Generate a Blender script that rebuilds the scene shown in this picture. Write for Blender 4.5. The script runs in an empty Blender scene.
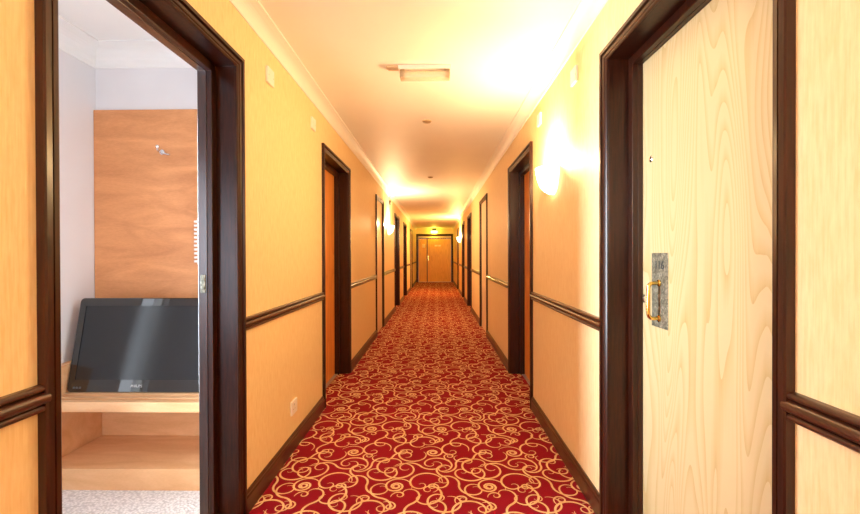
import bpy, bmesh, math, random
from mathutils import Vector, Matrix
PI = math.pi
C = bpy.context.scene.collection
L, R = -0.90, 0.755          # corridor wall faces
H = 2.398                    # ceiling height
Y0, Y1 = -2.6, 18.1          # corridor ends
T2 = 2.042
TOP = 2.06                   # door opening height
ROOM_L, ROOM_B, ROOM_H = -2.10, 2.48, 2.48

# ------------------------------------------------------------------ helpers
class MB:
    """collects shapes and links them as one mesh object"""
    def __init__(s): s.v, s.f, s.m = [], [], []
    def add(s, vs, fs, mi=0):
        o = len(s.v); s.v += [tuple(p) for p in vs]
        s.f += [tuple(i + o for i in f) for f in fs]; s.m += [mi] * len(fs)
    def box(s, x0, x1, y0, y1, z0, z1, mi=0):
        s.add([(x0,y0,z0),(x1,y0,z0),(x1,y1,z0),(x0,y1,z0),(x0,y0,z1),(x1,y0,z1),(x1,y1,z1),(x0,y1,z1)],
              [(3,2,1,0),(4,5,6,7),(0,1,5,4),(1,2,6,5),(2,3,7,6),(3,0,4,7)], mi)
    def loft(s, rings, closed=True, caps=True, mi=0):
        n = len(rings[0]); vs = [p for r in rings for p in r]; fs = []
        for i in range(len(rings) - 1):
            for j in range(n if closed else n - 1):
                a, b = i*n + j, i*n + (j+1) % n
                fs.append((a, b, b + n, a + n))
        if caps and closed:
            fs.append(tuple(range(n))[::-1]); fs.append(tuple((len(rings)-1)*n + k for k in range(n)))
        s.add(vs, fs, mi)
    def lathe(s, prof, center, axis='z', n=24, mi=0):
        rings = []
        for r, h in prof:
            ring = []
            for k in range(n):
                a = 2*PI*k/n; c, d = r*math.cos(a), r*math.sin(a)
                p = {'z': (c, d, h), 'y': (c, h, d), 'x': (h, c, d)}[axis]
                ring.append((center[0]+p[0], center[1]+p[1], center[2]+p[2]))
            rings.append(ring)
        s.loft(rings, mi=mi)
    def tube(s, pts, r, n=10, mi=0):
        pts = [Vector(p) for p in pts]; rings = []
        up = Vector((0.31, 0.52, 0.79))
        for i, p in enumerate(pts):
            t = (pts[min(i+1, len(pts)-1)] - pts[max(i-1, 0)]).normalized()
            a = t.cross(up).normalized(); b = t.cross(a).normalized()
            rings.append([p + r*(math.cos(2*PI*k/n)*a + math.sin(2*PI*k/n)*b) for k in range(n)])
        s.loft(rings, mi=mi)
    def build(s, name, mats, parent=None, loc=(0,0,0), smooth=False, bevel=0):
        me = bpy.data.meshes.new(name); me.from_pydata(s.v, [], s.f)
        for m in (mats if isinstance(mats, (list, tuple)) else [mats]): me.materials.append(m)
        for p, mi in zip(me.polygons, s.m): p.material_index = mi
        bm = bmesh.new(); bm.from_mesh(me)
        if len(bm.faces) < 6000: bmesh.ops.recalc_face_normals(bm, faces=bm.faces)
        bm.to_mesh(me); bm.free()
        if smooth:
            for p in me.polygons: p.use_smooth = True
        o = bpy.data.objects.new(name, me); C.objects.link(o); o.location = loc
        if parent: o.parent = parent
        if bevel:
            b = o.modifiers.new('bevel', 'BEVEL'); b.width = bevel; b.segments = 2
            b.limit_method = 'ANGLE'; b.angle_limit = math.radians(50)
        if smooth:
            try:
                me.set_sharp_from_angle(angle=math.radians(40))
            except Exception: pass
        return o

def tag(o, label=None, cat=None, group=None, kind=None):
    if label: o['label'] = label
    if cat: o['category'] = cat
    if group: o['group'] = group
    if kind: o['kind'] = kind
    return o
def empty(name, loc=(0,0,0), rz=0):
    o = bpy.data.objects.new(name, None); C.objects.link(o)
    o.location = loc; o.rotation_euler = (0,0,rz); o.empty_display_size = 0.1
    return o
def copy_tree(o, parent=None):
    c = o.copy(); C.objects.link(c); c.parent = parent
    for ch in list(o.children): copy_tree(ch, c)
    return c
def text_mesh(name, body, size, mat, parent, loc, rot, depth=0.0006):
    cu = bpy.data.curves.new(name, 'FONT'); cu.body = body; cu.size = size
    cu.align_x = 'CENTER'; cu.align_y = 'CENTER'; cu.extrude = depth
    t = bpy.data.objects.new(name + '_tmp', cu); C.objects.link(t)
    me = bpy.data.meshes.new_from_object(t.evaluated_get(bpy.context.evaluated_depsgraph_get()))
    C.objects.unlink(t); bpy.data.objects.remove(t)
    me.name = name; me.materials.clear(); me.materials.append(mat)
    o = bpy.data.objects.new(name, me); C.objects.link(o); o.parent = parent
    o.location = loc; o.rotation_euler = rot
    return o

# ------------------------------------------------------------------ materials
class NT:
    def __init__(s, name):
        s.m = bpy.data.materials.new(name); s.m.use_nodes = True
        s.t = s.m.node_tree; s.b = s.t.nodes['Principled BSDF']
    def n(s, typ, **kw):
        x = s.t.nodes.new(typ)
        for k, v in kw.items():
            if k in x.inputs.keys(): x.inputs[k].default_value = v
            else: setattr(x, k, v)
        return x
    def l(s, a, b): s.t.links.new(a, b)
    def coords(s, scale=(1,1,1), kind='Object'):
        tc = s.n('ShaderNodeTexCoord'); mp = s.n('ShaderNodeMapping'); mp.inputs['Scale'].default_value = scale
        s.l(tc.outputs[kind], mp.inputs['Vector']); return mp.outputs['Vector']
    def noise(s, vec, scale, detail=3, rough=.5, dist=0):
        x = s.n('ShaderNodeTexNoise'); x.inputs['Scale'].default_value = scale
        x.inputs['Detail'].default_value = detail; x.inputs['Roughness'].default_value = rough
        x.inputs['Distortion'].default_value = dist
        s.l(vec, x.inputs['Vector']); return x.outputs['Fac']
    def ramp(s, fac, stops):
        r = s.n('ShaderNodeValToRGB'); e = r.color_ramp.elements
        while len(e) < len(stops): e.new(0.5)
        for el, (p, c) in zip(e, stops): el.position = p; el.color = (*c, 1)
        s.l(fac, r.inputs['Fac']); return r.outputs['Color']
    def math(s, op, a, b=None):
        x = s.n('ShaderNodeMath'); x.operation = op
        for i, q in enumerate((a, b)):
            if q is None: continue
            if isinstance(q, (int, float)): x.inputs[i].default_value = q
            else: s.l(q, x.inputs[i])
        return x.outputs[0]
    def bump(s, fac, strength, dist=.01):
        b = s.n('ShaderNodeBump'); b.inputs['Strength'].default_value = strength; b.inputs['Distance'].default_value = dist
        s.l(fac, b.inputs['Height']); s.l(b.outputs['Normal'], s.b.inputs['Normal'])
    def set(s, color=None, rough=None, metal=None, spec=None, emit=None, estr=None, coat=None):
        if color is not None: s.b.inputs['Base Color'].default_value = (*color, 1)
        if rough is not None: s.b.inputs['Roughness'].default_value = rough
        if metal is not None: s.b.inputs['Metallic'].default_value = metal
        if spec is not None: s.b.inputs['Specular IOR Level'].default_value = spec
        if coat is not None: s.b.inputs['Coat Weight'].default_value = coat
        if emit is not None: s.b.inputs['Emission Color'].default_value = (*emit, 1); s.b.inputs['Emission Strength'].default_value = estr
        return s

def plain(name, color, rough=.5, metal=0, spec=.5, var=.06, scale=30, **kw):
    s = NT(name).set(color, rough, metal, spec, **kw)
    f = s.noise(s.coords(), scale, 2)
    lo = tuple(c*(1-var) for c in color); hi = tuple(min(1, c*(1+var)) for c in color)
    s.l(s.ramp(f, [(.3, lo), (.7, hi)]), s.b.inputs['Base Color'])
    return s.m

def wallpaper(name, a, b):
    s = NT(name).set(rough=.6, spec=.35)
    v = s.coords((1, 1, .06))
    f1 = s.noise(v, 170, 4, .6); f2 = s.noise(s.coords((1,1,.35)), 60, 3)
    f = s.math('ADD', s.math('MULTIPLY', f1, .65), s.math('MULTIPLY', f2, .35))
    s.l(s.ramp(f, [(.38, a), (.62, b)]), s.b.inputs['Base Color'])
    s.bump(f, .22, .004); return s.m

def dark_wood(name='dark_stained_wood', coat=.10):
    s = NT(name).set(rough=.33, spec=.32, coat=coat)
    s.b.inputs['Coat Roughness'].default_value = .22
    f = s.noise(s.coords((6, 6, .5)), 14, 4, .6, .4)
    s.l(s.ramp(f, [(.3, (.012, .0032, .0016)), (.7, (.046, .0105, .004))]), s.b.inputs['Base Color'])
    s.bump(f, .06, .002); return s.m
def dark_rail():
    s = NT('dark_rail_wood').set(rough=.28, spec=.5, coat=.3)
    f = s.noise(s.coords((6, .5, 6)), 14, 4, .6, .4)
    s.l(s.ramp(f, [(.3, (.026, .0075, .004)), (.7, (.075, .021, .010))]), s.b.inputs['Base Color'])
    return s.m

def veneer(name, light, mid, line, sx=2.2, sz=.42, k=17, rough=.38):
    """cathedral figured veneer: contour lines of a stretched noise"""
    s = NT(name).set(rough=rough, spec=.4)
    v = s.coords((sx, sx, sz))
    n1 = s.noise(v, 1.55, 1.5, .4, .25)
    w = s.math('FRACT', s.math('MULTIPLY', n1, k))
    fine = s.noise(s.coords((90, 90, 1.6)), 1.0, 3, .6)
    fac = s.math('ADD', s.math('MULTIPLY', w, .75), s.math('MULTIPLY', fine, .3))
    s.l(s.ramp(fac, [(.08, light), (.5, light), (.82, mid), (1.0, line)]), s.b.inputs['Base Color'])
    return s.m

def soft_wood(name, a, b, stretch=(1, 1, 7), scale=2.2, rough=.4):
    s = NT(name).set(rough=rough, spec=.4)
    f = s.noise(s.coords(stretch), scale, 5, .55, .6)
    fine = s.noise(s.coords(tuple(q*6 for q in stretch)), 9, 2)
    g = s.math('ADD', s.math('MULTIPLY', f, .8), s.math('MULTIPLY', fine, .2))
    s.l(s.ramp(g, [(.32, a), (.66, b)]), s.b.inputs['Base Color']); return s.m

M = {}
M['wall'] = wallpaper('cream_wallpaper', (.81, .60, .30), (.89, .705, .41))
M['white'] = plain('white_ceiling_paint', (.86, .85, .82), .55, var=.015, scale=3)
M['room_wall'] = plain('white_room_paint', (.76, .745, .75), .6, var=.02, scale=4)
M['dark'] = dark_wood(); M['varnish'] = dark_wood('varnished_dark_wood', 1.0); M['rail'] = dark_rail()
M['pine'] = veneer('pale_pine_veneer', (.63, .50, .275), (.575, .43, .205), (.50, .335, .135), sx=3.0, sz=.36, k=30)
M['orange'] = veneer('warm_lit_door_veneer', (.85, .36, .08), (.76, .29, .055), (.60, .20, .04), k=9)  # orange of the warm lamplight is put into the veneer colour
M['peach'] = plain('peach_cupboard_paint', (.80, .60, .40), .5, var=.05, scale=5)
M['end'] = veneer('golden_door_veneer', (.88, .46, .07), (.80, .39, .05), (.62, .28, .04), sx=5, k=9)
M['cherry'] = soft_wood('cherry_panel', (.54, .215, .078), (.76, .35, .145), (1, 1, 4), 2.4)
M['beech'] = soft_wood('beech_board', (.66, .345, .15), (.83, .51, .265), (1, 4, 4), 2.5)
M['plastic'] = plain('white_plastic', (.85, .83, .78), .35, var=.01)
M['beige_plastic'] = plain('beige_plastic', (.66, .52, .33), .4, var=.03)
M['darkgrey'] = plain('dark_grey_plastic', (.03, .028, .026), .4)
M['brown'] = plain('brown_plastic', (.30, .20, .10), .4)
M['brass'] = plain('polished_brass', (.83, .55, .15), .18, 1, var=.06)
M['chrome'] = plain('chrome_metal', (.78, .78, .80), .15, 1, var=.03)
M['tvblack'] = plain('glossy_black_plastic', (.004, .004, .005), .06, 0, .5, coat=1.0)
M['grey_mark'] = plain('pale_grey_marking', (.75, .78, .80), .4)
M['strip'] = plain('metal_threshold', (.62, .58, .56), .35, .6)
M['pale_sign'] = plain('pale_notice', (.95, .78, .42), .5)

def screen():
    s = NT('matte_dark_screen').set((.012, .015, .02), .15, 0, .6)
    f = s.noise(s.coords((.4, 1, 60)), 3, 2)
    s.l(s.ramp(f, [(.3, (.006, .008, .011)), (.7, (.011, .014, .018))]), s.b.inputs['Base Color']); return s.m
M['screen'] = screen()

def pewter():
    s = NT('tarnished_pewter').set(rough=.45, metal=.35)
    f = s.noise(s.coords(), 75, 5, .7, .8)
    s.l(s.ramp(f, [(.32, (.075, .075, .05)), (.5, (.20, .195, .14)), (.68, (.44, .42, .33))]), s.b.inputs['Base Color'])
    s.bump(f, .25, .002); return s.m
M['pewter'] = pewter()
M['engrave'] = plain('dark_engraving', (.05, .06, .07), .5, .3)

def carpet_red():
    s = NT('red_carpet_pile').set(rough=.95, spec=.1)
    f = s.noise(s.coords(), 420, 2, .6); g = s.noise(s.coords(), 2.2, 3)
    h = s.math('ADD', s.math('MULTIPLY', f, .7), s.math('MULTIPLY', g, .3))
    s.l(s.ramp(h, [(.3, (.185, .004, .010)), (.7, (.34, .009, .026))]), s.b.inputs['Base Color'])
    s.bump(f, .5, .004); return s.m
def carpet_gold():
    s = NT('gold_carpet_scroll').set(rough=.95, spec=.1)
    f = s.noise(s.coords(), 420, 2, .6); g = s.noise(s.coords(), 14, 2)
    h = s.math('ADD', s.math('MULTIPLY', f, .5), s.math('MULTIPLY', g, .5))
    s.l(s.ramp(h, [(.3, (.64, .33, .12)), (.62, (.90, .63, .34))]), s.b.inputs['Base Color'])
    s.bump(f, .5, .004); return s.m
M['red'], M['gold'] = carpet_red(), carpet_gold()
def carpet_loop():
    s = NT('pale_loop_carpet').set(rough=.95, spec=.1)
    v = s.n('ShaderNodeTexVoronoi'); v.inputs['Scale'].default_value = 75
    s.l(s.coords((1, 1.3, 1)), v.inputs['Vector'])
    s.l(s.ramp(v.outputs['Distance'], [(.15, (.90, .87, .85)), (.75, (.60, .57, .56))]), s.b.inputs['Base Color'])
    inv = s.math('SUBTRACT', 1.0, v.outputs['Distance'])
    s.bump(inv, .6, .008); return s.m
M['loop'] = carpet_loop()
def glow(name, col, emit, st):
    s = NT(name).set(col, .4, emit=emit, estr=st); return s.m
M['glow'] = glow('lit_opal_glass', (.9, .85, .75), (1, .80, .48), 7.0)
M['exit_glow'] = glow('lit_yellow_green_lens', (.8, .9, .4), (.95, 1, .25), 9)
def clear():
    s = NT('clear_prismatic_diffuser').set((.80, .68, .48), .3)
    s.b.inputs['Alpha'].default_value = .38; return s.m
M['diffuser'] = clear()

# ------------------------------------------------------------------ the setting
doorsL = [(.952, 1.811), (3.235, 4.125), (6.06, 6.80), (8.78, 9.72), (11.15, 12.10), (14.0, 14.95)]
doorsR = [(.917, 1.791), (3.235, 4.125), (6.02, 6.86), (8.72, 9.62), (10.90, 11.60), (13.55, 14.25)]
LIN = .03      # thickness of the door lining
TH = .17       # wall thickness

def side_wall(name, x0, x1, doors, top):
    m = MB(); y = Y0
    for i, (a, b) in enumerate(doors):
        m.box(x0, x1, y, a - LIN, 0, top)
        m.box(x0, x1, a - LIN, b + LIN, (T2 if i == 1 else TOP) + LIN, top); y = b + LIN
    m.box(x0, x1, y, Y1, 0, top)
    o = m.build(name, M['wall']); return o
tag(side_wall('wall_left', L - TH, L, doorsL, H + .1), 'long cream papered wall down the left side of the corridor', 'wall', kind='structure')
tag(side_wall('wall_right', R, R + TH, doorsR, H + .1), 'long cream papered wall down the right side of the corridor', 'wall', kind='structure')
EX0, EX1, ETOP = -.81, .675, 2.06     # end door opening
m = MB()
m.box(L - TH, EX0 - .02, Y1, Y1 + .15, 0, H + .1); m.box(EX1 + .02, R + TH, Y1, Y1 + .15, 0, H + .1)
m.box(EX0 - .02, EX1 + .02, Y1, Y1 + .15, ETOP + .02, H + .1)
tag(m.build('wall_end', M['wall']), 'short yellow lit wall above the double doors at the far end', 'wall', kind='structure')
m = MB(); m.box(L - TH, R + TH, Y0 - .15, Y0, 0, H + .1)
tag(m.build('wall_back', M['wall']), 'cream corridor wall behind the viewpoint', 'wall', kind='structure')
m = MB(); m.box(L - TH, R + TH, Y0 - .15, Y1 + .15, H, H + .1)
tag(m.build('ceiling', M['white']), 'smooth white ceiling running the length of the corridor', 'ceiling', kind='structure')

# carpet with scroll pattern, woven into the same floor mesh
def scroll(rng, kind):
    n = 44
    if kind == 'spiral':
        Ln, sg = rng.uniform(.62, .74), rng.choice((-1, 1))
        ks = [sg*(13 + 75*(1 - i/n)**2.6) for i in range(n)]
    elif kind == 'S':
        Ln, sg = rng.uniform(.42, .56), rng.choice((-1, 1))
        a, b = rng.uniform(25, 60), rng.uniform(25, 60)
        ks = [sg*((12 + a*abs(2*i/n - 1)**2.2) if i < n/2 else -(12 + b*abs(2*i/n - 1)**2.2)) for i in range(n)]
    elif kind == 'C':
        Ln, sg = rng.uniform(.42, .58), rng.choice((-1, 1))
        a, b = rng.uniform(0, 30), rng.uniform(30, 75)
        ks = [sg*(11.5 + (a if i < n/2 else b)*abs(2*i/n - 1)**2.4) for i in range(n)]
    else:
        Ln, sg = rng.uniform(.16, .24), rng.choice((-1, 1))
        ks = [sg*(18 + 70*(i/n)**1.5) for i in range(n)]
    h = rng.uniform(0, 2*PI); x = y = 0; pts = []
    ds = Ln/n
    for k in ks:
        pts.append((x, y, h)); h += k*ds; x += ds*math.cos(h); y += ds*math.sin(h)
    cx = sum(p[0] for p in pts)/n; cy = sum(p[1] for p in pts)/n
    return [(p[0]-cx, p[1]-cy, p[2]) for p in pts]
rng = random.Random(11)
TW, TL = .485, .70
tile = []; spots = []
kinds = ['spiral', 'spiral'] + ['S']*8 + ['C']*10 + ['curl']*5
for kd in kinds:
    best, bd = None, -1
    for _ in range(60):
        p = (rng.uniform(0, TW), rng.uniform(0, TL))
        d = min([math.hypot(min(abs(p[0]-q[0]), TW-abs(p[0]-q[0])), min(abs(p[1]-q[1]), TL-abs(p[1]-q[1])))/(1.25 if q[2] == 'spiral' else 1) for q in spots] or [9])
        if d > bd: best, bd = p, d
    spots.append((*best, kd))
    tile.append((best, kd, scroll(rng, kd), rng.uniform(.0006, .0012)))
m = MB(); m.box(L - TH + .02, R + TH, Y0 - .15, Y1 + .15, -.05, 0)
for iy in range(2, int(Y1/TL) + 2):
    for ix in range(-4, 4):
        ox, oy = ix*TW + (TW/2 if iy % 2 else 0), iy*TL
        for (px, py), kd, pts, z in tile:
            vs, fs = [], []
            for i, (x, y, h) in enumerate(pts):
                t = i/(len(pts)-1)
                w = (.0014 + .0044*math.sin(PI*min(1, t*1.02))**.8) * (1.0 if kd != 'curl' else .8)
                nx, ny = -math.sin(h)*w, math.cos(h)*w
                X, Yy = ox + px + x, oy + py + y
                vs += [(X+nx, Yy+ny, z), (X-nx, Yy-ny, z)]
            ok = all(L - .14 < v[0] < R + .10 and 1.0 < v[1] < Y1 - .02 for v in vs)
            if not ok:
                keep = [L - .14 < (vs[2*i][0]+vs[2*i+1][0])/2 < R + .10 and 1.0 < vs[2*i][1] < Y1 - .02 for i in range(len(pts))]
                fs = [(2*i+1, 2*i+3, 2*i+2, 2*i) for i in range(len(pts)-1) if keep[i] and keep[i+1]]
            else:
                fs = [(2*i+1, 2*i+3, 2*i+2, 2*i) for i in range(len(pts)-1)]
            if fs: m.add(vs, fs, 1)
tag(m.build('floor', [M['red'], M['gold']]), 'red corridor carpet patterned with gold scrolls and spirals', 'carpet', kind='structure')

# mouldings: profile (out from wall, height) swept along the corridor in runs between the doors
AW = .052      # architrave width
def runs(doors, y0=Y0, y1=Y1, gap=AW):
    out, y = [], y0
    for a, b in doors:
        out.append((y, a - gap)); y = b + gap
    out.append((y, y1)); return out
def moulding(name, prof, side, rr, mat):
    m = MB()
    for a, b in rr:
        f = (lambda p, y: (L + p[0], y, p[1])) if side == 'L' else (lambda p, y: (R - p[0], y, p[1]))
        m.loft([[f(p, a) for p in prof], [f(p, b) for p in prof]])
    return m.build(name, mat)
base_prof = [(0,0), (.018,0), (.018,.075), (.013,.083), (.013,.090), (.006,.1), (0,.1)]
def arc(cx, cz, r, a0, a1, n=6):
    return [(cx + r*math.cos(math.radians(a0+(a1-a0)*i/n)), cz + r*math.sin(math.radians(a0+(a1-a0)*i/n))) for i in range(n+1)]
rc = .8885
rail_prof = [(0, rc-.031)] + arc(.011, rc-.0225, .0075, -80, 80) + [(.008, rc-.0145)] + arc(.013, rc, .0125, -85, 85, 8) + [(.008, rc+.0145)] + arc(.010, rc+.0225, .0075, -80, 80) + [(0, rc+.031)]
def cove(c=.0767, z1=H):
    p = [(0, z1), (0, z1-c), (.006, z1-c), (.008, z1-c+.008)]
    for i in range(1, 8):
        a = math.radians(90*i/8)
        p.append((.008 + (c-.022)*(1-math.cos(a)), z1-c+.008 + (c-.022)*math.sin(a)))
    p += [(c-.014, z1-.012), (c, z1-.010), (c, z1)]
    return p
rl, rr_ = runs(doorsL), runs(doorsR)
tag(moulding('baseboard_left', base_prof, 'L', rl, M['rail']), 'dark wood skirting board along the left corridor wall', 'skirting board', kind='structure')
tag(moulding('baseboard_right', base_prof, 'R', rr_, M['rail']), 'dark wood skirting board along the right corridor wall', 'skirting board', kind='structure')
rl2 = runs(doorsL, gap=AW - .008); rr2 = runs(doorsR, gap=AW - .008)
tag(moulding('trim_1', rail_prof, 'L', rl2, M['rail']), 'dark reeded wooden dado rail along the left corridor wall', 'dado rail', kind='structure')
tag(moulding('trim_2', rail_prof, 'R', rr2, M['rail']), 'dark reeded wooden dado rail along the right corridor wall', 'dado rail', kind='structure')
tag(moulding('trim_3', cove(), 'L', [(Y0, Y1)], M['white']), 'white coved cornice above the left corridor wall', 'cornice', kind='structure')
tag(moulding('trim_4', cove(), 'R', [(Y0, Y1)], M['white']), 'white coved cornice above the right corridor wall', 'cornice', kind='structure')

# ------------------------------------------------------------------ doors (local x along the wall, local y into the wall)
arch_prof = [(AW, 0), (AW, .019), (AW-.004, .022), (AW-.018, .022), (AW-.020, .010), (AW-.025, .010), (AW-.027, .017), (.014, .015), (.010, .011), (.006, .0105), (0, .006), (0, 0)]
def u_sweep(m, prof, w, top, sgn=-1):
    """sweeps profile (offset out from opening edge, projection) round a door opening"""
    path = [((-1, 0), -w/2, 0), ((-1, 1), -w/2, top), ((1, 1), w/2, top), ((1, 0), w/2, 0)]
    rings = []
    for (dx, dz), x, z in path:
        rings.append([(x + dx*o, sgn*p, z + dz*o) for o, p in prof])
    m.loft(rings)
def u_box(m, w, top, t_out, t_in, d0, d1):
    """U shaped frame: from opening edge +t_out outward to t_in inward, between depths"""
    u_sweep(m, [(t_out, d0), (t_out, d1), (-t_in, d1), (-t_in, d0)], w, top, 1)

def make_door(name, side, s0, s1, label, cat, leaf='orange', hand=1, number=None, threshold=True, flush=False, dress=True, TOP=TOP):
    c = (s0 + s1)/2; w = s1 - s0
    e = empty(name, (L if side == 'L' else R, c, 0), PI/2 if side == 'L' else -PI/2)
    tag(e, label, cat, kind='structure')
    a = MB(); u_sweep(a, arch_prof, w, TOP); a.build('architrave', M['dark'], e)
    j = MB(); u_box(j, w, TOP, LIN, 0, .0, TH); 
    if not flush: u_box(j, w, TOP, 0, .036, .086, .110)
    j.build('door_lining', M['dark'], e, bevel=.002)
    d0 = .132 if not flush else .010
    if not flush:
        q = MB(); u_box(q, w, TOP, 0, .037, .110, .131 if leaf else .150)
        q.build('door_stop', M['dark' if leaf else 'varnish'], e, bevel=.0015)
    if leaf:
        lf = MB(); lf.box(-w/2 + .002, w/2 - .002, d0, d0 + .036, .008, TOP - .002)
        lo = lf.build('door_leaf', M[leaf], e, bevel=.001)
        if dress:
            # hand=+1: latch edge at local +x
            hx = hand*(w/2 - .168)
            p = MB(); p.box(hx - .058, hx + .058, d0 - .003, d0, .918, 1.215)
            p.build('plaque', M['pewter'], lo, bevel=.001)
            h = MB()
            bx, y1 = hx, d0 - .003
            zt, zb, y2, rr = 1.095, .955, d0 - .046, .018
            pts = [(bx, y1, zt), (bx, y2 + rr, zt)] + [(bx, y2 + rr - rr*math.sin(t), zt - rr + rr*math.cos(t)) for t in (PI/6, PI/3, PI/2)]
            pts += [(bx, y2, (zt+zb)/2)]
            pts += [(bx, y2 + rr - rr*math.cos(t), zb + rr - rr*math.sin(t)) for t in (0, PI/6, PI/3)] + [(bx, y2 + rr, zb), (bx, y1, zb)]
            h.tube(pts, .0075, 12)
            h.lathe([(.014, 0), (.014, -.004), (.010, -.006)], (bx, y1, zt), 'y', 16); h.lathe([(.014, 0), (.014, -.004), (.010, -.006)], (bx, y1, zb), 'y', 16)
            tag(h.build('pull_handle', M['brass'], lo, smooth=True), 'brass pull handle')
            k = MB(); k.lathe([(.013, 0), (.013, -.003), (.009, -.006), (.005, -.004)], (hand*(w/2 - .105), d0, 1.602), 'y', 18)
            k.build('peephole', M['chrome'], lo, smooth=True)
            if number:
                text_mesh('room_number', number, .046, M['engrave'], lo, (hx, d0 - .0036, 1.165), (PI/2, 0, 0))
            ks = MB(); ks.box(hand*(w/2 - .060) - .006, hand*(w/2 - .060) + .006, d0 - .008, d0, 1.005, 1.040)
            ks.lathe([(.011, 0), (.011, -.012), (.007, -.016)], (hand*(w/2 - .060), d0, 1.022), 'y', 14)
            tag(ks.build('lock_cylinder', M['chrome'], lo, smooth=True), 'small chrome lock beside the frame')
    if threshold:
        t = MB(); t.box(-w/2, w/2, d0 - .03, d0 + .02, 0, .007); t.build('threshold', M['strip'], e, bevel=.002)
    return e

d1 = make_door('door_1', 'L', *doorsL[0], 'nearest left doorway standing open in a dark wood frame with a view of a television', 'doorway', leaf=None, threshold=False)
s = MB(); w1 = doorsL[0][1] - doorsL[0][0]
s.box(w1/2 - .040, w1/2 - .0365, .116, .138, 1.045, 1.125)
s.box(w1/2 - .043, w1/2 - .0365, .120, .132, 1.062, 1.072); s.box(w1/2 - .043, w1/2 - .0365, .120, .132, 1.098, 1.108)
tag(s.build('strike_plate', M['pewter'], d1, bevel=.001), 'worn metal strike plate')
make_door('door_2', 'R', *doorsR[0], 'nearest right door of pale pine with a brass pull handle on a pewter plaque', 'door', leaf='pine', hand=-1, number='116', threshold=False)
make_door('door_3', 'L', *doorsL[1], 'second left door, wood tinted orange by warm light, set deep in a dark frame next beyond the electric socket', 'door', hand=-1, TOP=T2)
make_door('door_4', 'R', *doorsR[1], 'second right door, wood tinted orange by warm light, in a deep dark frame just past the lit wall light', 'door', hand=1, TOP=T2)
make_door('door_5', 'L', *doorsL[2], 'narrow peach cupboard door in a thin dark frame on the left wall', 'cupboard door', leaf='peach', flush=True, dress=False, threshold=False)
make_door('door_6', 'R', *doorsR[2], 'narrow peach cupboard door in a thin dark frame on the right wall', 'cupboard door', leaf='peach', flush=True, dress=False, threshold=False)
make_door('door_7', 'L', *doorsL[3], 'left dark framed door directly beyond the glowing left wall light', 'door', hand=-1)
make_door('door_8', 'R', *doorsR[3], 'right dark framed door next beyond the right peach cupboard door', 'door', hand=1)
make_door('door_9', 'L', *doorsL[4], 'last deep dark framed door on the left wall before the far end', 'door', hand=-1)
make_door('door_10', 'R', *doorsR[4], 'right dark framed door just this side of the far glowing wall light', 'door', hand=1)
make_door('door_11', 'L', *doorsL[5], 'farthest cupboard door on the left wall, golden, next to the end doors', 'cupboard door', leaf='peach', flush=True, dress=False, threshold=False)
make_door('door_12', 'R', *doorsR[5], 'farthest cupboard door on the right wall, past the far glowing wall light', 'cupboard door', leaf='peach', flush=True, dress=False, threshold=False)

# end double door
ec, ew = (EX0 + EX1)/2, EX1 - EX0
e = tag(empty('door_13', (ec, Y1, 0)), 'golden double doors of unequal leaves closing the far end of the corridor', 'double door', kind='structure')
a = MB(); u_sweep(a, [(.078, 0), (.078, .022), (.06, .026), (.0, .012), (0, 0)], ew, ETOP); a.build('architrave', M['dark'], e)
j = MB(); u_box(j, ew, ETOP, .02, .012, 0, .15); j.build('door_lining', M['dark'], e)
t = MB(); t.box(-ew/2 + .012, ew/2 - .012, .03, .06, ETOP - .09, ETOP - .012); t.build('transom_panel', M['peach'], e)
t = MB(); t.box(-ew/2 + .012, ew/2 - .012, .02, .07, ETOP - .125, ETOP - .09); t.build('transom_rail', M['dark'], e)
split = -.405 - ec
zt = ETOP - .127
nl = MB(); nl.box(-ew/2 + .014, split - .018, .035, .078, .01, zt); nlo = tag(nl.build('door_leaf', M['end'], e, bevel=.002), 'narrow left leaf')
wl = MB(); wl.box(split + .018, ew/2 - .014, .035, .078, .01, zt); wlo = tag(wl.build('door_leaf', M['end'], e, bevel=.002), 'wide right leaf')
sp = MB(); sp.box(split - .018, split + .018, .03, .07, .01, zt); sp.build('meeting_stile', M['dark'], e)
n_ = MB()
for q in (-.59, -.52): n_.box(q - ec - .024, q - ec + .024, .031, .035, 1.53, 1.69)
tag(n_.build('notice', M['pale_sign'], nlo), 'pair of small pale upright notices')
n_ = MB()
for q0, q1 in ((-.07, .035), (.055, .10), (.115, .20)): n_.box(q0 - ec, q1 - ec, .031, .035, 1.585, 1.655)
tag(n_.build('notice', M['pale_sign'], wlo), 'small pale lettered notice')
k = MB(); k.box(split + .035, split + .065, .010, .035, .96, 1.16); k.build('push_plate', M['brass'], wlo)
t = MB(); t.box(-ew/2 + .012, ew/2 - .012, -.06, .08, 0, .010); tag(t.build('threshold', M['strip'], e), 'pale threshold strip')

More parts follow.
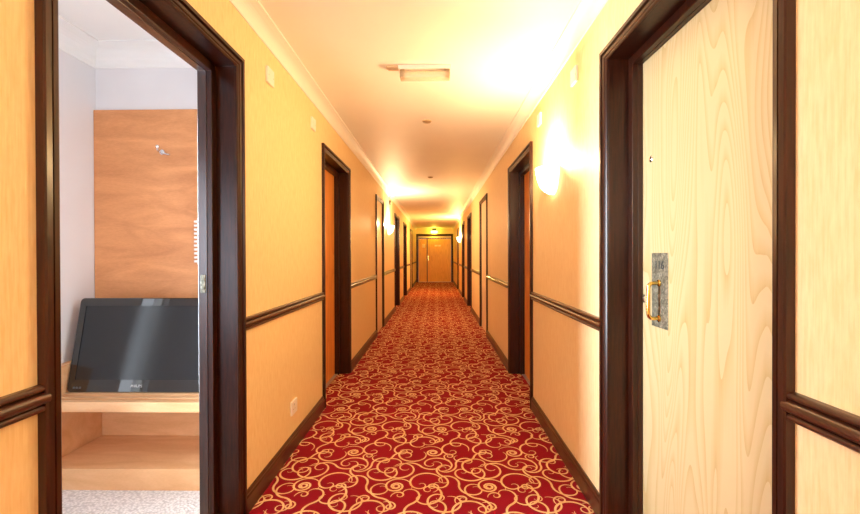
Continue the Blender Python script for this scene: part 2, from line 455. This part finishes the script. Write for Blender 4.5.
# ------------------------------------------------------------------ side room seen through the first doorway
RX1 = L - TH
m = MB(); WY0, WY1, WZ0, WZ1 = 1.47, 1.75, .25, 2.15
m.box(ROOM_L - .12, ROOM_L, -.9, WY0, 0, ROOM_H); m.box(ROOM_L - .12, ROOM_L, WY1, ROOM_B + .12, 0, ROOM_H)
m.box(ROOM_L - .12, ROOM_L, WY0, WY1, 0, WZ0); m.box(ROOM_L - .12, ROOM_L, WY0, WY1, WZ1, ROOM_H)
tag(m.build('wall_room_left', M['room_wall']), 'white painted wall at the left of the side room', 'wall', kind='structure')
m = MB(); m.box(ROOM_L, RX1, ROOM_B, ROOM_B + .12, 0, ROOM_H)
tag(m.build('wall_room_back', M['room_wall']), 'white painted wall behind the tall wood panel in the side room', 'wall', kind='structure')
m = MB(); m.box(ROOM_L, RX1, -1.02, -.9, 0, ROOM_H)
tag(m.build('wall_room_front', M['room_wall']), 'white painted wall of the side room out of sight beside the doorway', 'wall', kind='structure')
m = MB(); m.box(RX1, RX1 - .004, -.9, doorsL[0][0] - LIN - .05, 0, ROOM_H); m.box(RX1, RX1 - .004, doorsL[0][1] + LIN + .05, ROOM_B, 0, ROOM_H); m.box(RX1, RX1 - .004, -.9, ROOM_B, TOP + LIN + .05, ROOM_H)
tag(m.build('wall_room_right', M['room_wall']), 'white painted room side of the wall shared with the corridor', 'wall', kind='structure')
m = MB(); m.box(ROOM_L - .12, RX1 + .02, -1.02, ROOM_B + .12, -.05, 0)
tag(m.build('floor.001', M['loop']), 'pale grey loop pile carpet in the side room', 'carpet', kind='structure')
m = MB(); m.box(ROOM_L - .12, RX1, -1.02, ROOM_B + .12, ROOM_H, ROOM_H + .1)
tag(m.build('ceiling.001', M['white']), 'white ceiling of the side room', 'ceiling', kind='structure')
cp = cove(.115, ROOM_H)
m = MB()
m.loft([[(ROOM_L + p[0], -.9, p[1]) for p in cp], [(ROOM_L + p[0], ROOM_B - p[0], p[1]) for p in cp],
        [(RX1, ROOM_B - p[0], p[1]) for p in cp]])
tag(m.build('trim_5', M['white']), 'white coved cornice round the side room ceiling', 'cornice', kind='structure')
wn = tag(empty('window_1', (ROOM_L - .06, (WY0+WY1)/2, WZ0)), 'narrow bright window in the side room wall, seen only as a streak on the television', 'window', kind='structure')
m = MB(); yy = (WY1-WY0)/2; hh = WZ1 - WZ0
for b in ((-yy, -yy+.02, 0, hh), (yy-.02, yy, 0, hh), (-yy, yy, 0, .02), (-yy, yy, hh-.02, hh)): m.box(-.02, .02, b[0], b[1], b[2], b[3])
m.build('window_frame', M['plastic'], wn)

# wood panel with coat hook
PX1 = RX1 - .01
p = tag(empty('wall_panel', ((-2.10 + PX1)/2, ROOM_B - .01, 0)), 'tall cherry wood panel on the back wall behind the television', 'wood panel')
m = MB(); c0 = p.location.x
m.box(-2.098 - c0, PX1 - c0, -.010, .009, .09, 2.104); m.build('panel_board', M['cherry'], p, bevel=.002)
h = MB(); hx, hz = -1.672 - c0, 1.842
h.lathe([(.016, 0), (.016, -.006), (.012, -.010)], (hx, -.010, hz), 'y', 18)
h.tube([(hx, -.016, hz), (hx, -.045, hz - .002), (hx + .004, -.06, hz + .004), (hx + .008, -.066, hz + .018)], .0065, 10)
h.lathe([(.001, -.012), (.009, -.008), (.011, 0), (.009, .008), (.001, .012)], (hx + .008, -.066, hz + .020), 'z', 14)
h.tube([(hx, -.02, hz - .004), (hx + .045, -.030, hz - .018), (hx + .06, -.036, hz - .020)], .006, 10)
tag(h.build('coat_hook', M['chrome'], p, smooth=True), 'small chrome coat hook')
# ridged plate
g = tag(empty('vent_grille', (-1.352, ROOM_B - .022, 1.295)), 'white ridged vertical grille on the wood panel half hidden by the door jamb', 'grille')
m = MB(); m.box(-.10, .10, -.014, .002, -.14, .14); m.build('grille_frame', M['plastic'], g, bevel=.003)
m = MB()
for i in range(11):
    z = -.12 + i*.024; m.box(-.112, .09, -.028, -.012, z - .007, z + .007)
m.build('slat_panel', M['plastic'], g, bevel=.003)

# bench unit
FB, BB = 2.062, ROOM_B - .022
b = tag(empty('luggage_bench', (-1.55, FB, 0)), 'low beech bench with a slatted top shelf and a plinth holding the television', 'bench')
def B(x0, x1, y0, y1, z0, z1): return (x0 + 1.55, x1 + 1.55, y0 - FB, y1 - FB, z0, z1)
m = MB(); m.box(*B(-2.05, PX1, FB, BB, 0, .110)); m.build('plinth', M['beech'], b, bevel=.002)
m = MB(); m.box(*B(-2.05, PX1, FB + .004, BB, .401, .410))
for y0, y1 in ((FB, FB + .036), (FB + .064, FB + .092), (FB + .120, BB)):
    m.box(*B(-2.05, PX1, y0, y1, .4095, .455))
m.build('slatted_shelf', M['beech'], b, bevel=.003)
m = MB()
m.add([(-2.098, FB, 0), (-2.098, BB, 0), (-2.098, BB, .62), (-2.098, FB, .60),
       (-2.052, FB, 0), (-2.052, BB, 0), (-2.052, BB, .62), (-2.052, FB, .60)],
      [(0,1,2,3), (7,6,5,4), (0,4,5,1), (1,5,6,2), (2,6,7,3), (3,7,4,0)])
tag(m.build('wall_board', M['beech'], bevel=.002), 'low beech board against the white wall at the left end of the bench', 'wood board')
m = MB(); m.box(*B(-2.05, PX1, BB - .008, BB, .111, .400)); m.build('back_board', M['beech'], b)

# television leaning back on the bench
tv = tag(empty('television', (-1.651, 2.205, .457)), 'black flat screen television leaning back on the beech bench', 'television')
tv.rotation_euler = (-math.radians(11), 0, 0)
W2, TH_ = .395, .520
def rrect(x0, x1, z0, z1, y, r, n=5):
    pts = []
    for cx, cz, a0 in ((x1-r, z1-r, 0), (x0+r, z1-r, 90), (x0+r, z0+r, 180), (x1-r, z0+r, 270)):
        for i in range(n+1):
            a = math.radians(a0 + 90*i/n); pts.append((cx + r*math.cos(a), y, cz + r*math.sin(a)))
    return pts
m = MB()
m.loft([rrect(-W2+.06, W2-.06, .08, TH_-.08, .085, .03), rrect(-W2+.012, W2-.012, .012, TH_-.012, .045, .025), rrect(-W2, W2, .007, TH_, .030, .022), rrect(-W2, W2, .0, TH_, .004, .022), rrect(-W2+.004, W2-.004, .004, TH_-.004, .0, .020)])
m.build('casing', M['tvblack'], tv)
sx, sz0, sz1 = W2 - .042, .068, TH_ - .045
m = MB(); m.box(-sx, sx, -.0005, .0005, sz0, sz1); m.build('screen', M['screen'], tv)
m = MB()
for b_ in ((-sx-.004, -sx, sz0-.004, sz1+.004), (sx, sx+.004, sz0-.004, sz1+.004), (-sx, sx, sz1, sz1+.004), (-sx, sx, sz0-.004, sz0)):
    m.box(b_[0], b_[1], -.003, .0005, b_[2], b_[3])
m.build('screen_surround', M['tvblack'], tv)
lg = text_mesh('logo', 'PHILIPS', .020, M['grey_mark'], tv, (-.005, -.0010, .034), (PI/2, 0, 0), .0004)
m = MB()
for i in range(3): m.box(-W2+.035+i*.017, -W2+.047+i*.017, -.0012, 0, .020, .030)
m.build('small_badges', plain('dim_grey_marking', (.12, .12, .12), .5), tv)

# ------------------------------------------------------------------ fittings in the corridor
def sconce_proto():
    e = empty('wall_light')
    m = MB(); rings = []           # half bowl, local y = out of wall
    prof = [(.006, -.090), (.030, -.086), (.060, -.068), (.085, -.036), (.100, .005), (.110, .050), (.114, .078), (.108, .078), (.095, .004), (.055, -.060), (.005, -.080)]
    n = 18
    for r, z in prof:
        rings.append([(r*1.05*math.cos(PI*k/n), .002 + r*math.sin(PI*k/n), z) for k in range(n+1)])
    m.loft(rings, closed=False, caps=False); m.build('glass_bowl', M['glow'], e, smooth=True)
    p = MB(); p.box(-.05, .05, 0, .008, -.07, .065); p.build('back_plate', M['plastic'], e, bevel=.003)
    return e
sc = sconce_proto()
sconces = [('R', 2.62, 1.685, 'glowing half bowl wall light nearest on the right wall', .68),
           ('L', 7.62, 1.685, 'glowing half bowl wall light on the left wall past the peach cupboard door', 1.0),
           ('R', 12.75, 1.685, 'glowing half bowl wall light far along the right wall near the end doors', 1.7)]
WARM = (1.0, .56, .19)
def lamp(name, loc, energy, color, size=.05):
    ld = bpy.data.lights.new(name, 'POINT'); ld.energy = energy; ld.color = color; ld.shadow_soft_size = size
    o = bpy.data.objects.new(name, ld); C.objects.link(o); o.location = loc; return o
P_SC = 88
for i, (sd, y, z, lab, k) in enumerate(sconces):
    o = sc if i == 0 else copy_tree(sc)
    o.location = (R if sd == 'R' else L, y, z); o.rotation_euler = (0, 0, PI/2 if sd == 'R' else -PI/2)
    tag(o, lab, 'wall light', 'half bowl wall lights')
    x = R - .085 if sd == 'R' else L + .085
    lamp('bulb', (x, y, z + .105), P_SC*k, ((1, .68, .34), (1, .66, .34), (1, .56, .17))[i], .035)

def plate(side, y, z, lab):
    e = tag(empty('wall_plate', (L if side == 'L' else R, y, z), -PI/2 if side == 'L' else PI/2), lab, 'wall plate', 'small white plates high on the walls')
    m = MB(); m.box(-.043, .043, 0, .014, -.043, .043); m.build('cover', M['plastic'], e, bevel=.003)
    for x in (-.030, .030):
        m = MB(); m.lathe([(.0035, .0138), (.0035, .0150), (.002, .0152)], (x, 0, 0), 'y', 10)
        m.build('screw', M['chrome'], e)
plate('L', 2.18, 2.172, 'white square plate high on the left wall close beyond the open doorway')
plate('L', 2.95, 2.165, 'white square plate high on the left wall close before the second left door')
plate('R', 2.215, 2.175, 'white square plate high on the right wall close beyond the pine door frame')
plate('R', 2.955, 2.185, 'white square plate high on the right wall above the glowing wall light')

e = tag(empty('electric_socket', (L, 2.525, .262), -PI/2), 'white electric socket low on the left wall above the skirting board', 'socket')
m = MB(); m.box(-.05, .05, 0, .011, -.043, .043); m.build('face_plate', M['plastic'], e, bevel=.003)
m = MB(); m.box(-.032, -.018, .010, .014, .008, .030); m.build('switch', M['plastic'], e, bevel=.001)
for q in ((.006, .010, .012, .024), (-.006, .0, -.012, -.008), (.016, .022, -.012, -.008)):
    m = MB(); m.box(q[0], q[1], .0105, .0115, q[2], q[3]); m.build('pin_slot', M['darkgrey'], e)

m_ = tag(empty('wall_sensor', (L, 7.78, 2.215), -PI/2), 'small dark sensor box on the left wall above the glowing wall light', 'sensor')
m = MB(); m.box(-.035, .035, 0, .03, -.045, .045); m.build('housing', M['darkgrey'], m_, bevel=.006)
m = MB(); m.lathe([(.016, .028), (.013, .036), (.004, .040)], (0, 0, -.01), 'y', 16); m.build('lens', M['beige_plastic'], m_, smooth=True)

# ceiling batten light
e = tag(empty('batten_light', (-.07, 2.565, H)), 'slim white batten light with clear diffuser on the ceiling', 'ceiling light')
m = MB(); m.box(-.165, .165, -.028, .028, -.026, 0); m.build('base', M['plastic'], e, bevel=.003)
m = MB(); m.box(-.155, .160, -.030, .034, -.082, -.038); m.build('diffuser', M['diffuser'], e, bevel=.008)
m = MB(); m.tube([(-.13, .002, -.058), (.135, .002, -.058)], .008, 12); m.build('tube_lamp', M['plastic'], e, smooth=True)
for x in (-.140, .145):
    m = MB(); m.box(x - .014, x + .014, -.022, .026, -.074, -.024); m.build('end_cap', M['brown'], e, bevel=.003)
m = MB(); m.box(-.232, -.166, -.026, .026, -.016, 0); m.box(-.242, -.232, -.020, .020, -.010, 0)
tag(m.build('mounting_strip', M['beige_plastic'], e, bevel=.003), 'brown mounting strip at its left end')

def detector(x, y, lab, r=.042):
    e = tag(empty('smoke_detector', (x, y, H)), lab, 'smoke detector', 'round detectors on the ceiling')
    m = MB(); m.lathe([(r, 0), (r, -.005), (r*.95, -.007)], (0,0,0), 'z', 28); m.build('base', M['beige_plastic'], e, smooth=True)
    m = MB(); m.lathe([(r*.85, -.007), (r*.8, -.012), (r*.5, -.016), (.002, -.017)], (0,0,0), 'z', 28); m.build('head', M['brown'], e, smooth=True)
detector(-.08, 3.61, 'small round ceiling detector nearest, just past the batten light')
detector(-.085, 6.20, 'small round ceiling detector farther along, before the bright band of ceiling')

e = tag(empty('exit_light', (-.09, Y1, 2.285)), 'lit yellow green exit light above the double doors', 'exit light')
m = MB(); m.box(-.09, .09, -.05, 0.004, -.01, .113); m.build('housing', M['darkgrey'], e, bevel=.004)
m = MB(); m.box(-.13, .13, -.040, -.004, -.10, -.01); m.build('lens', M['exit_glow'], e, bevel=.008)

# ------------------------------------------------------------------ lights
lamp('exit_bulb', (-.09, Y1 - .16, 2.16), 10, (1, .76, .06), .06)
lamp('rear_daylight_fill', (L + .12, -1.9, 1.80), 125, (.92, .95, 1.0), .12)  # unseen point lamp added behind the camera, standing in for cool daylight
def area(name, loc, rot, sx, sy, energy, color, spread=PI):
    ld = bpy.data.lights.new(name, 'AREA'); ld.shape = 'RECTANGLE'; ld.size = sx; ld.size_y = sy
    ld.energy = energy; ld.color = color; ld.spread = spread
    o = bpy.data.objects.new(name, ld); C.objects.link(o); o.location = loc; o.rotation_euler = rot; return o
# daylight entering the side room by its narrow window
area('window_daylight', (ROOM_L - .10, (WY0+WY1)/2, (WZ0+WZ1)/2), (0, -PI/2, math.radians(9)), WZ1-WZ0-.04, WY1-WY0-.04, 25, (.78, .90, 1.0), 1.15)
# added unseen lamp: fills the side room and puts a sheen on the jamb
rd = area('room_fill', (-1.98, -.08, 1.35), (0, 0, 0), .50, 1.9, 28, (.82, .86, 1.0))
rd.rotation_euler = Vector((.5, .86, 0)).to_track_quat('-Z', 'Z').to_euler()

w = bpy.data.worlds.new('world'); bpy.context.scene.world = w; w.use_nodes = True
w.node_tree.nodes['Background'].inputs['Color'].default_value = (.86, .92, 1, 1)
w.node_tree.nodes['Background'].inputs['Strength'].default_value = 3.2

# ------------------------------------------------------------------ camera
yaw, pit, rol, F = .0154, .0053, .0030, 406.0
cd = bpy.data.cameras.new('camera'); cam = bpy.data.objects.new('camera', cd); C.objects.link(cam)
cd.sensor_fit = 'HORIZONTAL'; cd.sensor_width = 36; cd.lens = 36*F/860; cd.clip_start = .02
def basis(v):      # image space (right, up, forward) -> world
    u, z, y = v
    c, s = math.cos(rol), math.sin(rol); u, z = u*c + z*s, -u*s + z*c
    c, s = math.cos(pit), math.sin(pit); z, y = z*c - y*s, z*s + y*c
    c, s = math.cos(yaw), math.sin(yaw); x, y = u*c - y*s, u*s + y*c
    return Vector((x, y, z))
rt, up, fw = basis((1,0,0)), basis((0,1,0)), basis((0,0,1))
cam.matrix_world = Matrix(((rt.x, up.x, -fw.x, 0), (rt.y, up.y, -fw.y, 0), (rt.z, up.z, -fw.z, 1.21), (0,0,0,1)))
bpy.context.scene.camera = cam
S = bpy.context.scene
S.view_settings.view_transform = 'Standard'; S.view_settings.look = 'None'
S.view_settings.exposure = 0.17; S.view_settings.gamma = 1.0
S.cycles.max_bounces = 10; S.cycles.diffuse_bounces = 6; S.cycles.sample_clamp_indirect = 8
